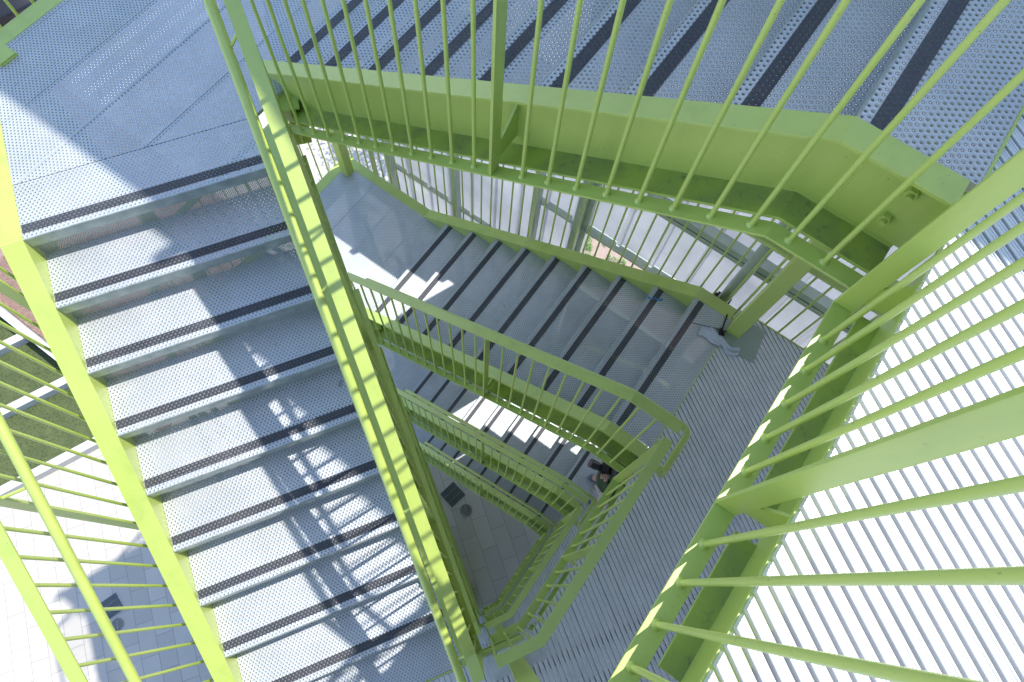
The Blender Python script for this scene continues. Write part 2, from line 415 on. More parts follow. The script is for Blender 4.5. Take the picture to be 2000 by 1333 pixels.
# --- deck edge railing C, in the B frame, local z 0 = deck level
gc = 'railings along the slatted decks'
def sw2tn(s, w_): return conv('A', 'B', s, w_)
bend = (.3825, (.8434 * .3825 - .335) / .5373 )
bend = (.3785, -.0175)
shortend = sw2tn(.335, -.035)
t = thing('deck_railing', 'nearest deck railing at the right, its huge balusters over the sunlit slats', 'railing', (0, 0, 0), 'B', gc)
pe = [(.3785, 1.155, -.335), (bend[0], bend[1], -.335), (shortend[0], shortend[1], -.335)]
st = [(.3785, n_, -.335) for n_ in (1.026, .921, .810, .701, .598, .388, .282, .173, .066)]
for w_ in (.165, .065): q = sw2tn(.335, w_); st.append((q[0], q[1], -.335))
eu = (Vector(shortend) - Vector(bend)).normalized()
posts = [(.3785, 1.148, -.335, -1, 0), (.3785, .4935, -.335, -1, 0), (shortend[0] - eu.x * .006, shortend[1] - eu.y * .006, -.335, -eu.y, eu.x)]
railing(t, pe, st, posts, None, -.108)
for k in range(1, 4): dup(t, -H * k, ['', 'second deck railing, its bright flat top rail bending near the column base', 'third deck railing, beside the person with the camera', 'lowest deck railing, rimming the bottom of the triangular well'][k])

# ------------------------------------------------------------------ flights
def flight(t, nos, g, v0, v1, top_back, low_strip=None):
    """nos: nosings from the top one down (u, z); g: direction of descent along u"""
    for i, (u, z) in enumerate(nos):
        back = top_back if i == 0 else nos[i - 1][0] - g * .026
        a, b = sorted((back, u - g * .004))
        m = MB(); m.add([(a, v0, z), (b, v0, z), (b, v1, z), (a, v1, z)], [(0, 1, 2, 3)])
        tr = part('tread', m.mesh('tread', GALV), t)
        m = MB(); a, b = sorted((u - g * .082, u - g * .036)); m.add([(a, v0 + .003, z + .0022), (b, v0 + .003, z + .0022), (b, v1 - .003, z + .0022), (a, v1 - .003, z + .0022)], [(0, 1, 2, 3)])
        part('grip_strip', m.mesh('grip_strip', STRIP), tr)
        # folded nosing lip, with a rounded front edge
        m = MB(); pf = [(-.006, .0008), (-.0018, 0), (-.0004, -.0015), (0, -.004), (0, -.066), (-.004, -.069), (-.026, -.069), (-.026, -.066), (-.003, -.066), (-.003, -.004)]
        q = [(u + g * x, z + y) for x, y in pf]
        m.add([(x, v0, y) for x, y in q] + [(x, v1, y) for x, y in q], [(j, (j + 1) % 10, 10 + (j + 1) % 10, 10 + j) for j in range(10)])
        part('nosing', m.mesh('nosing', LIP, smooth=True), tr)
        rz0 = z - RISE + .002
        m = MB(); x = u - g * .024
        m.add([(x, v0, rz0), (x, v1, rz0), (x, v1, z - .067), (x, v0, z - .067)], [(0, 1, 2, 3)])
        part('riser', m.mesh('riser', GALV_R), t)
    if low_strip:
        m = MB(); m.add([(a, v0, 0) for a in (0,)] if 0 else [(low_strip[0], v0, .001), (low_strip[1], v0, .001), (low_strip[1], v1, .001), (low_strip[0], v1, .001)], [(0, 1, 2, 3)]); part('threshold_panel', m.mesh('threshold_panel', GALV), t)

gfa = 'left flights of the stair'
t = thing('stair_flight', 'broad sunlit left flight of perforated treads with black grip strips', 'stairs', (0, 0, ZA0), 'A', gfa)
flight(t, [(SA + GA * i, H / 2 - RISE * i) for i in range(9)], 1, -1.404, -.236, -2.512, (.09, .374))
m = MB(); pr, mi = channel(.085, .33, 0, 1, b2=.10); m.sweep([(-2.42, -.235, H / 2), (SA, -.235, H / 2), (.385, -.235, zA(.385))], pr, mi); part('stringer', m.mesh('stringer', [GREEN, GREEN_ST], .0012), t)
m = MB(); pr, mi = channel(.10, .33, 0, -1); m.sweep([(-2.216, -1.405, H / 2), (SA, -1.405, H / 2), (.40, -1.405, zA(.40))], pr, mi); part('stringer', m.mesh('stringer', [GREEN, GREEN_ST], .0012), t)
for k in range(1, 4): dup(t, -H * k, ['', 'second left flight, hidden straight below the broad sunlit one', 'third left flight, two storeys below the broad sunlit one', 'lowest left flight rising from the paved floor'][k])

gfb = 'right flights of the stair'
t = thing('stair_flight', 'topmost right flight, blue shaded treads striped with black across the top', 'stairs', (0, 0, ZB0), 'B', gfb)
flight(t, [(TB - GB * i, H / 2 - RISE * i) for i in range(9)], -1, 1.386, 2.530, .428)
m = MB(); pr, mi = channel(.088, .33, 0, -1, b2=.114); m.sweep([(-2.36, 1.385, zB(-2.36)), (TB, 1.385, H / 2), (.405, 1.385, H / 2)], pr, mi); part('stringer', m.mesh('stringer', [GREEN, GREEN_ST], .0012), t)
m = MB(); pr, mi = channel(.10, .33, 0, 1); m.sweep([(-2.56, 2.531, 0), (TB - H / 2 / KB, 2.531, 0), (TB, 2.531, H / 2), (.405, 2.531, H / 2)], pr, mi); part('stringer', m.mesh('stringer', [GREEN, GREEN_ST], .0012), t)
# bolted end plate between the stringer and the deck beam
m = MB(); m.box(.20, .478, 1.372, 1.3835, H / 2 - .30, H / 2 - .03)
pl = part('splice_plate', m.mesh('splice_plate', GREEN, .002), t)
for bz in (-.10, -.22):
    m = MB(); m.rod((.33, 1.372, H / 2 + bz), (.33, 1.356, H / 2 + bz), .019, 6); m.rod((.33, 1.356, H / 2 + bz), (.33, 1.343, H / 2 + bz), .009, 10)
    part('bolt', m.mesh('bolt', GREEN), pl)
for k in range(1, 4): dup(t, -H * k, ['', 'second right flight, shaded perforated treads crossing the middle of the well', 'third right flight, with white sunlit treads below the second railing', 'lowest right flight, dim treads just above the paved floor'][k])

# ------------------------------------------------------------------ landings
gl = 'corner landings between the flights'
t = thing('stair_landing', 'topmost landing of perforated panels at the upper left, half in sunlight', 'landing', (0, 0, ZB0), 'B', gl)
cs = math.cos(ANG_A - ANG_B); sn = math.sin(ANG_A - ANG_B)        # s = t*cs + n*sn, w = -t*sn + n*cs
for a, b in ((-3.549, -3.525), (-3.524, -3.183), (-3.182, -2.863), (-2.862, -2.543), (-2.542, -2.249)):
    poly = [(a, -2), (b, -2), (b, 2.53), (a, 2.53)]
    poly = clip(poly, cs, sn, -2.5142)
    poly = clip(poly, sn, -cs, 1.404)
    if len(poly) > 2:
        m = MB(); m.add([(x, y, 0) for x, y in poly], [tuple(range(len(poly)))]); p = part('deck_panel', m.mesh('deck_panel', GALV), t)
        m = MB()
        ys = [y for x, y in poly if x > b - .01]; m.box(b - .0055, b + .0005, min(ys) + .002, max(ys) - .002, -.02, .0022); part('folded_edge', m.mesh('folded_edge', STEEL, .001), p)
q0 = conv('A', 'B', -2.5135, -1.40); q1 = conv('A', 'B', -2.5135, -.24)
m = MB(); m.sweep([(*q0, 0), (*q1, 0)], [(-.004, -.012), (.004, -.012), (.004, -.003), (-.004, -.003)]); part('joint_strip', m.mesh('joint_strip', BLACK), t)
cA = (-3.549, (cs * -3.549 - 0) )
c1 = conv('A', 'B', -2.216, -1.405); c2 = conv('A', 'B', -3.3135, -1.405)
m = MB(); pr, mi = channel(.10, .33, 0, 1)
m.sweep([(c1[0], c1[1], 0), (c2[0], c2[1], 0), (-3.55, 2.531, 0), (-2.562, 2.531, 0)], pr, mi); part('edge_beam', m.mesh('edge_beam', [GREEN, GREEN_ST], .0012), t)
# inner beam under the landing and its gusset plates
m = MB(); q1 = (-2.16, 1.30); q2 = (-3.46, 2.42)
m.sweep([(q1[0], q1[1], -.02), (q2[0], q2[1], -.02)], [(-.05, -.30), (.05, -.30), (.05, -.29), (.004, -.29), (.004, -.02), (.05, -.02), (.05, -.01), (-.05, -.01), (-.05, -.02), (-.004, -.02), (-.004, -.29), (-.05, -.29)])
part('cross_beam', m.mesh('cross_beam', GREEN), t)
m = MB(); m.box(-3.45, -3.443, 2.30, 2.43, -.62, -.34); m.add([(-3.44, 2.44, -.34), (-3.1, 2.44, -.34), (-3.44, 2.44, -.68), (-3.44, 2.448, -.34), (-3.1, 2.448, -.34), (-3.44, 2.448, -.68)], [(0, 1, 2), (5, 4, 3), (0, 1, 4, 3), (1, 2, 5, 4), (2, 0, 3, 5)])
part('gusset', m.mesh('gusset', GREEN), t)
for k in range(1, 4): dup(t, -H * k, ['', 'second landing down, seen through the gap left of the second right flight', 'third landing down, below the second landing', 'lowest landing, nearest the paved floor'][k])

gm = 'outer railings round the landings'
t = thing('landing_railing', 'topmost landing railing at the upper left corner', 'railing', (0, 0, ZB0), 'B', gm)
o1 = conv('A', 'B', -2.31, -1.57)
_k = (-3.715 - (.8434 * 0)) 
sC = (-3.715 + .5373 * 1.57) / .8434; o2 = conv('A', 'B', sC, -1.57)
pf_ = [(o1[0], o1[1], -.335), (o2[0], o2[1], -.335), (-3.715, 2.70, -.335), (-2.58, 2.70, -.335)]
st = []; posts = []
for a, b, npost in ((pf_[0], pf_[1], 5), (pf_[1], pf_[2], 9), (pf_[2], pf_[3], 3)):
    A_, B_ = Vector(a), Vector(b); L = (B_ - A_).length; d = (B_ - A_).normalized(); nb = int(L / .108)
    for i in range(nb):
        q = A_ + d * (.06 + .108 * i)
        if i == npost: posts.append((q.x, q.y, q.z, -d.y, d.x))
        elif .06 + .108 * i < L - .03: st.append(tuple(q))
railing(t, pf_, st, posts, None, None)
for k in range(1, 4): dup(t, -H * k, ['', 'second landing railing, thin bars over the white paving at the gap', 'third landing railing, two storeys below the top', 'lowest landing railing, near the ground'][k])

# ------------------------------------------------------------------ slatted decks
def s_start(w_):
    sa = .387 if w_ < .20 else 99
    sb = (.424 - .5373 * w_) / .8434
    s0 = min(sa, sb) if w_ < .2 else sb
    if w_ < .2: s0 = max(.387, sb) if w_ > -.02 + .2 else .387
    # beyond the top of flight B the slats start at t = .432
    n_at = lambda s: -.5373 * s + .8434 * w_
    if n_at(s0) > 1.30: s0 = (.434 - .5373 * w_) / .8434
    if n_at(s0) > 2.645: s0 = (.8434 * w_ - 2.645) / .5373
    return s0
def decking():
    m = MB(); PW = .0320; i = 0; w_ = -1.38
    while w_ < 4.2:
        s0 = s_start(w_ + .012); s1 = 3.2
        if s0 < s1 - .05:
            sk = .5 * (s_start(w_ + .026) - s_start(w_))
            if abs(sk) > .06: sk = 0
            pf = [(0, -.034), (.0232, -.034), (.0232, -.0015), (.0220, 0), (.0178, 0), (.0175, -.0022), (.0155, -.0022), (.0145, 0), (.011, 0), (.010, -.0022), (.008, -.0022), (.007, 0), (.0015, 0), (0, -.0015)]
            e0 = [(s0 + sk * (a / .0128 - 1), w_ + a, z) for a, z in pf]; e1 = [(s1, w_ + a, z) for a, z in pf]; n = len(pf)
            m.add(e0 + e1, [(j, (j + 1) % n, n + (j + 1) % n, n + j) for j in range(n)] + [tuple(range(n - 1, -1, -1)), tuple(range(n, 2 * n))])
        w_ += PW
    return m
gd = 'slatted walkway decks'
t = thing('walkway_deck', 'nearest deck of ribbed aluminium slats, blazing white in the sun at the right', 'deck', (0, 0, 0), 'A', gd)
part('slats', decking().mesh('slats', ALU), t)
m = MB()
for i in range(7):     # joists across the slats
    s = .75 + i * .42; m.box(s, s + .05, -1.36 if s > .4 else .3, 3.8, -.16, -.042)
m.box(.55, .60, -1.36, 2.0, -.16, -.042)
part('joist', m.mesh('joist', STEEL), t)
# edge beams (drawn in this frame)
def B2A(x, y): return conv('B', 'A', x, y)
e0 = B2A(.3825, 1.34); e1 = B2A(*bend)
CO = .1075
m = MB(); m.sweep([(*e0, 0), (*e1, 0)], [(CO - .066, -.021), (CO, -.021), (CO, -.33), (CO - .009, -.33), (CO - .009, -.033), (CO - .066, -.033)]); bm_ = part('edge_beam', m.mesh('edge_beam', [GREEN, GREEN_ST], .0012), t)
for n0_, n1_ in ((1.14, .53), (.455, .10), (.03, -.01)):
    m = MB(); m.sweep([(*B2A(.3825, n0_), 0), (*B2A(.3825, n1_), 0)], [(CO - .069, -.318), (CO - .0095, -.318), (CO - .0095, -.33), (CO - .069, -.33)], [1, 0, 0, 0]); part('bottom_flange', m.mesh('bottom_flange', [GREEN, GREEN_ST], .0012), bm_)
m = MB(); pr, mi = channel(.022, .33, .05, -1); pr = [(x, z - .024 if z > -.2 else z) for x, z in pr]
m.sweep([(.335, .16, 0), (.335, -.20, 0)], pr, mi); part('edge_beam', m.mesh('edge_beam', [GREEN, GREEN_ST], .0012), t)
f0 = B2A(.432, 1.30); f1 = B2A(.432, 2.64)
m = MB(); m.sweep([(*f0, 0), (*f1, 0)], [(-.0035, -.20), (.0035, -.20), (.0035, .003), (-.0035, .003)]); part('threshold_angle', m.mesh('threshold_angle', GREEN), t)
f0 = B2A(.45, 2.65); f1 = B2A(2.6, 2.65)
m = MB(); m.sweep([(*f0, 0), (*f1, 0)], [(-.005, -.28), (.005, -.28), (.005, .004), (-.005, .004)]); part('edge_beam', m.mesh('edge_beam', GREEN), t)
m = MB(); m.box(.376, .384, -1.40, -.10, -.16, .004); part('threshold_angle', m.mesh('threshold_angle', GREEN), t)
for k in range(1, 4): dup(t, -H * k, ['', 'second deck, shaded grey ribbed slats below the column base', 'third deck, slats under the person with the camera', 'lowest deck, dim slats beside the well floor'][k])

# ------------------------------------------------------------------ columns
def column(label, fr, u0, u1, v0, v1, z0, z1, plate=None):
    cx, cy = toW(fr, (u0 + u1) / 2, (v0 + v1) / 2); hu, hv = (u1 - u0) / 2, (v1 - v0) / 2
    t = thing('steel_column', label, 'column', (cx, cy, z0), fr, 'green box columns')
    m = MB(); m.box(-hu, hu, -hv, hv, 0, z1 - z0); part('shaft', m.mesh('shaft', GREEN, .008), t)
    m = MB(); m.box(-hu - .06, hu + .06, -hv - .06, hv + .06, 0, .02); part('base_plate', m.mesh('base_plate', STEEL), t)
    m = MB(); m.box(-hu + .003, hu - .003, -hv + .003, hv - .003, z1 - z0, z1 - z0 + .006); part('cap_plate', m.mesh('cap_plate', GREEN, .001), t)
    return t
GZ = -4 * H
column('green box column rising behind the bend of the second deck rail', 'A', .425, .52, .018, .11, GZ, -.34)
column('green box column between the white screen and the slatted deck', 'B', .42, .525, 2.43, 2.525, GZ, -.34)
column('green box column standing on the corner of the second landing', 'B', -3.545, -3.45, 2.43, 2.525, GZ, -H / 2 - .34)
column('short green column head at the left edge of the topmost landing', 'B', -3.545, -3.45, .60, .705, GZ, -H / 2 + .012)
gp = 'grey steel plates round the column on the decks'
m = MB(); m.prism([(.39, -.095), (.50, -.095), (.53, -.095), (.53, .235), (.40, .235), (.40, .13), (.39, .13)], .0015, .0075)
t = thing('cover_plate', 'grey steel plate round the green column foot on the second deck', 'plate', (0, 0, -H), 'A', gp, mesh=m.mesh('cover_plate', STEEL, .001))
for k in (2, 3):
    o = t.copy(); col.objects.link(o); o.location.z -= H * (k - 1); o['label'] = ['', '', 'grey steel plate round the column foot on the third deck', 'grey steel plate round the column foot on the lowest deck'][k]
m = MB(); m.prism([(.44, 2.30), (.70, 2.34), (.66, 2.60), (.44, 2.60)], .0015, .0075)
thing('cover_plate', 'torn grey plate at the foot of the column beside the white rag', 'plate', (0, 0, -H), 'B', gp, mesh=m.mesh('cover_plate', flat('dull_grey_green', (.30, .36, .30)), .001))

# ------------------------------------------------------------------ facade screens (B frame, n = 3)
def sheet(t0, t1, z0, z1, n0=3.0, pan=.245, rib=.04, dep=.03, mat=SCREEN):
    m = MB(); prof = []; x = t0
    while x < t1:
        prof += [(x, n0), (min(x + pan, t1), n0)]
        if x + pan + rib < t1: prof += [(x + pan + .008, n0 - dep), (x + pan + rib - .008, n0 - dep)]
        x += pan + rib
    a = [(x, y, z0) for x, y in prof]; b = [(x, y, z1) for x, y in prof]; n = len(prof)
    a2 = [(x, y + .003, z0) for x, y in prof]; b2 = [(x, y + .003, z1) for x, y in prof]
    m.add(a + b + a2 + b2, [(i, i + 1, n + i + 1, n + i) for i in range(n - 1)] + [(2 * n + i + 1, 2 * n + i, 3 * n + i, 3 * n + i + 1) for i in range(n - 1)] +
          [(i + 1, i, 2 * n + i, 2 * n + i + 1) for i in range(n - 1)] + [(n + i, n + i + 1, 3 * n + i + 1, 3 * n + i) for i in range(n - 1)])
    return m.mesh('sheet', mat)
SG = plain("grey_green_steel", (.44, .51, .44), (.52, .59, .52), .1, .5)
SZ = -12.6
def screen(label, z_lo, fr='B'): return thing('facade_screen', label, 'screen', (0, 0, z_lo), fr, 'corrugated facade screens')
t = screen('white corrugated screen left of the small garden gap', SZ)
part('sheeting', sheet(-3.40, -1.02, .6, -2.37 - SZ), t)
for x in (-3.36, -2.46, -1.53, -1.10):
    m = MB(); m.box(x, x + .065, 2.88, 2.955, 0, -2.4 - SZ); part('upright', m.mesh('upright', SG, .004), t)
m = MB(); m.box(-3.41, -.965, 2.96, 3.012, -2.375 - SZ, -2.355 - SZ); part('shadow_edge_cap', m.mesh('shadow_edge_cap', SG), t)  # flat cap added over the ribs to straighten the shadow edge
part('sheeting', sheet(-1.34, -.96, -2.355 - SZ, -.45 - SZ, 3.0), t)
m = MB(); m.box(-1.345, -1.28, 2.955, 3.01, -2.355 - SZ, -.45 - SZ); part('upright', m.mesh('upright', SG), t)
m = MB(); m.box(-1.055, -.985, 2.955, 3.0165, .5, -2.38 - SZ); part('upright', m.mesh('upright', SG), t)
for z in (-5.14, -7.6, -10.2):
    m = MB(); m.box(-3.38, -1.0, 2.962, 2.999, z - SZ, z + .012 - SZ + .03); part('girt', m.mesh('girt', SG), t)
t = screen('pale corrugated screen behind the second right flight, its foot above the garden', -4.02)
part('sheeting', sheet(-.985, 6.0, .03, 3.50, 3.02, .285, .05), t)
m = MB(); m.box(-1.5, 6.0, 2.94, 3.03, 0, .022); part('girt', m.mesh('girt', SG), t)
m = MB(); m.box(-.6, 6.0, 2.90, 2.985, .90, 1.03); part('girt', m.mesh('girt', SG), t)
m = MB(); m.box(-.6, 6.0, 2.897, 2.90, .957, .962); part('joint_line', m.mesh('joint_line', BLACK), t)
m = MB(); m.box(-.955, 6.0, 2.98, 3.03, 3.50, 3.53); part('shadow_edge_cap', m.mesh('shadow_edge_cap', SG), t)  # cap added to close the jagged slot that let sun through
t = screen('tall upper cladding behind the topmost flight, outside the photo top', -.5)
part('sheeting', sheet(-3.38, 7.0, .03, 4.20, 3.0, mat=WHITEM), t)
m = MB(); m.box(-3.40, 7.0, 2.965, 3.01, .012, .03); part('sill', m.mesh('sill', SG), t)
m = MB(); m.box(-3.40, 7.0, 2.955, 3.055, 4.20, 4.23); part('coping', m.mesh('coping', SG), t)
for x in (-3.36, -1.2, 1.0, 3.2, 5.4):
    m = MB(); m.box(x, x + .065, 2.88, 2.955, 0, 4.34); part('upright', m.mesh('upright', SG, .004), t)
t = screen('unseen lower cladding added behind the lowest flights to darken the well floor', SZ)  # cladding added to keep stray sun off the well floor
part('sheeting', sheet(-.95, 6.0, .4, 7.45, 3.0, mat=WHITEM), t)
m = MB(); m.box(-.955, 6.0, 2.965, 3.01, 7.45, 7.47); part('shadow_edge_cap', m.mesh('shadow_edge_cap', SG), t)  # added so the ribs cast no jagged shadow edge

# standing grey pipe beside the column
cx, cy = toW('B', .30, 2.79)
t = thing('downpipe', 'pale grey-green pipe with a black foot outside the second right flight', 'pipe', (cx, cy, GZ), 'B')
m = MB(); m.rod((0, 0, 0), (0, 0, 12.2), .045, 20); part('pipe', m.mesh('pipe', plain("pipe_grey", (.36, .42, .37), (.46, .52, .46), .2, .4), smooth=True), t)
m = MB(); m.box(-.06, .06, -.06, .06, 9.25, 9.32); m.box(-.085, -.05, -.10, -.02, 9.2, 9.42); part('clamp', m.mesh('clamp', BLACK, .004), t)

# unseen building added beyond the decks to cut the sky light (A frame, s = 3.25)
t = thing('sky_block_building', 'unseen building added to cut sky light at the far side of the walkway decks, outside the photo', 'building', (0, 0, GZ), 'A')
def bwall(x0, x1, zt): 
    m = MB(); m.box(3.25, 3.5, x0, x1, 0, zt); return m.mesh('wall', plain('render_wall', (.60, .60, .60), (.68, .68, .68), 0, .8, 2))
part('wall', bwall(-3.5, 6.5, 12.8 + 1.0), t)
for k in range(4):
    for wy in (-2.6, -.6, 3.4, 5.2):
        m = MB(); m.box(3.21, 3.248, wy, wy + 1.0, 1.0 + k * H, 2.4 + k * H); fw = part('window', m.mesh('window', flat('window_frame', (.12, .13, .13), .4)), t)
        m = MB(); m.box(3.205, 3.209, wy + .06, wy + .94, 1.06 + k * H, 2.34 + k * H); part('pane', m.mesh('pane', flat('window_glass', (.03, .04, .05), .06)), fw)
    m = MB(); m.box(3.20, 3.248, 1.3, 2.3, .02 + k * H, 2.12 + k * H); dr = part('door', m.mesh('door', flat('door_grey', (.22, .23, .24), .4), .004), t)
    m = MB(); m.rod((3.16, 1.42, 1.05 + k * H), (3.16, 1.56, 1.05 + k * H), .01, 8); part('handle', m.mesh('handle', STEEL), dr)

# ------------------------------------------------------------------ ground
m = MB(); m.add([(-160, -160, 0), (160, -160, 0), (160, 160, 0), (-160, 160, 0)], [(0, 1, 2, 3)]); structure('ground', m.mesh('ground', PAVE), (0, 0, GZ))
v32 = Vector((math.cos(R(32)), math.sin(R(32)))); m32 = Vector((-v32.y, v32.x))
# lawn: n < -1.5, m32 offset > 6.5, x > -17   (world polygon)
poly = [(-24, -4), (0, -4), (0, 16), (-24, 16)]
poly = clip(poly, -m32.x, -m32.y, -6.5)
nb_ = Vector((-math.sin(ANG_B), math.cos(ANG_B)))
poly = clip(poly, nb_.x, nb_.y, -1.44)
m = MB(); m.add([(x, y, .004) for x, y in poly], [tuple(range(len(poly)))]); o = structure('lawn', m.mesh('lawn', LAWN), (0, 0, GZ), 'structure')
lawn_poly = poly
# short turf blades
m = MB(); random.seed(3)
for i in range(26000):
    x = random.uniform(-11.4, -6.4); y = random.uniform(1.0, 6.0)
    if m32.x * x + m32.y * y < 6.5 or nb_.x * x + nb_.y * y > -1.52: continue
    a = random.uniform(0, 6.28); h = random.uniform(.015, .035); dx, dy = math.cos(a) * .008, math.sin(a) * .008; lx, ly = random.uniform(-.012, .012), random.uniform(-.012, .012)
    m.add([(x - dx, y - dy, .004), (x + dx, y + dy, .004), (x + lx, y + ly, h)], [(0, 1, 2)])
structure('turf_blades', m.mesh('turf_blades', plain('turf_blade', (.06, .095, .03), (.13, .16, .06), 0, .8, 5)), (0, 0, GZ), 'stuff')
m = MB()
m.prism([toW('B', a, b) for a, b in ((-19, -1.34), (-7.0, -1.34), (-7.0, 3.4), (-19, 3.4))], 0.002, .05)
structure('mulch_bed', m.mesh('mulch_bed', MULCH), (0, 0, GZ))
m = MB()
for i in range(9000):
    x, y = toW('B', random.uniform(-12.6, -9.2), random.uniform(-1.33, -.1)); a = random.uniform(0, 6.28); L = random.uniform(.012, .035); b = random.uniform(.004, .010)
    c_, s_ = math.cos(a), math.sin(a); z = .05 + random.uniform(.001, .016); zt = random.uniform(-.008, .012)
    m.add([(x - c_ * L + s_ * b, y - s_ * L - c_ * b, z), (x + c_ * L + s_ * b, y + s_ * L - c_ * b, z + zt), (x + c_ * L - s_ * b, y + s_ * L + c_ * b, z + zt), (x - c_ * L - s_ * b, y - s_ * L + c_ * b, z)], [(0, 1, 2, 3)])
structure('bark_chips', m.mesh('bark_chips', plain('bark_chip', (.16, .09, .07), (.42, .28, .23), 0, .9, 60)), (0, 0, GZ), 'stuff')
gw = 'low concrete walls in the lawn'
def lowwall(label, p, d, L, wd, h=.28):
    m = MB(); m.box(0, L, -wd, 0, 0, h)
    thing('garden_wall', label, 'low wall', (p[0], p[1], GZ), math.atan2(d[1], d[0]), gw, mesh=m.mesh('garden_wall', CONC, .008))
# long wall along the mulch (n from -1.5 to -1.35)
p = toW('B', -15.5, -1.36); d = toW('B', 1, 0); lowwall('long low concrete wall between the mulch bed and the lawn', p, d, 8.6, .14, .34)
for off, L, s0, lab in ((9.40, 6.0, -11.95, 'first low concrete strip crossing the turf, nearest the mulch bed'), (8.02, 7.0, -12.75, 'middle low concrete strip crossing the turf'), (6.50, 9.0, -13.2, 'low concrete kerb between the turf and the white paving')):
    p = v32 * s0 + m32 * off
    # stop at the long wall
    end = None
    k = (-1.51 - (nb_.x * p.x + nb_.y * p.y)) / (nb_.x * v32.x + nb_.y * v32.y)
    lowwall(lab, p, v32, min(k, 12), .17, .22)

# drains and grates
def grate(label, x, y, sz, ang):
    t = thing('floor_grate', label, 'grate', (x, y, GZ), ang, 'square floor grates')
    h = sz / 2; m = MB(); m.box(-h, h, -h, h, .001, .003); part('pit', m.mesh('pit', flat('pit_dark', (.05, .058, .062))), t)
    m = MB(); b = .008
    m.box(-h, h, -h, -h + b, .0035, .014); m.box(-h, h, h - b, h, .0035, .014); m.box(-h, -h + b, -h + b, h - b, .0035, .014); m.box(h - b, h, -h + b, h - b, .0035, .014)
    part('frame', m.mesh('frame', STEEL), t)
    m = MB(); n = 26
    for i in range(1, n): u = -h + sz * i / n; m.box(u - .002, u + .002, -h + b, h - b, .004, .012)
    for i in (1, 2): u = -h + sz * i / 3; m.box(-h + b, h - b, u - .004, u + .004, .005, .0135)
    part('bars', m.mesh('bars', flat('grate_bar', (.26, .29, .30), .5, .3)), t)
def drain(label, x, y, r, ang):
    t = thing('round_drain', label, 'drain', (x, y, GZ), ang, 'round floor drains'); n = 32
    m = MB(); ci = [(math.cos(2 * math.pi * i / n), math.sin(2 * math.pi * i / n)) for i in range(n)]
    m.add([(a * r, b * r, .004) for a, b in ci] + [(a * r * .98, b * r * .98, .012) for a, b in ci] + [(a * r * .8, b * r * .8, .012) for a, b in ci] + [(a * r * .79, b * r * .79, .004) for a, b in ci],
          [(q * n + i, q * n + (i + 1) % n, (q + 1) * n + (i + 1) % n, (q + 1) * n + i) for q in range(3) for i in range(n)])
    part('rim', m.mesh('rim', flat('cast_rim', (.24, .23, .21), .55, .3)), t)
    m = MB(); m.add([(a * r * .8, b * r * .8, .0035) for a, b in ci], [tuple(range(n))]); part('pit', m.mesh('pit', flat('drain_dark', (.015, .015, .015))), t)
    m = MB(); R_ = r * .79
    for i in range(-3, 4):
        u = i * R_ / 3.9; hh = math.sqrt(R_ * R_ - u * u); m.box(u - r * .055, u + r * .055, -hh, hh, .005, .0105)
    m.box(-R_, R_, -r * .05, r * .05, .0052, .0112)
    part('bars', m.mesh('bars', flat('cast_bar', (.33, .32, .30), .55, .3)), t)
grate('square dark grate on the shaded floor inside the well', -.525, 1.775, .385, R(44))
grate('square dark grate on the paving at the left, beside the pale railing', -6.862, -.337, .375, R(38))
drain('round slotted drain on the shaded floor inside the well', -.25, 1.47, .122, R(-68))
drain('round slotted drain on the paving at the left', -6.695, -.65, .118, R(-68))

# ------------------------------------------------------------------ garden behind, tree, car
gx, gy = toW('B', -1.8, 7.8)
m = MB(); m.prism([toW('B', a, b) for a, b in ((-4.5, 6.2), (3.5, 6.2), (3.5, 11), (-4.5, 11))], .002, .04); structure('soil_bed', m.mesh('soil_bed', flat('soil', (.33, .25, .21), .95)), (0, 0, GZ))
m = MB(); random.seed(11)
for i in range(900):
    a = random.uniform(-3.6, 1.5); b = random.uniform(6.6, 9.8)
    if random.random() < (a + 2.2) * .7 or math.sin(a * 3.1 + b * 2.3) < -.8: continue
    x, y = toW('B', a, b); rr = random.uniform(.05, .13)
    for j in range(26):
        th = random.uniform(0, 6.28); ph = random.uniform(.1, 1.4); q = Vector((math.cos(th) * math.sin(ph), math.sin(th) * math.sin(ph), math.cos(ph))) * rr * random.uniform(.6, 1)
        u = Vector((random.uniform(-1, 1), random.uniform(-1, 1), random.uniform(-.4, .4))).normalized() * .022; v_ = u.cross(Vector((0, 0, 1))) * .6
        c_ = Vector((x, y, .04)) + q; m.add([c_ - u, c_ + v_, c_ + u, c_ - v_], [(0, 1, 2, 3)])
structure('ground_cover', m.mesh('ground_cover', plain('cover_leaf', (.07, .17, .03), (.16, .30, .05), 0, .6, 9)), (0, 0, GZ), 'stuff')

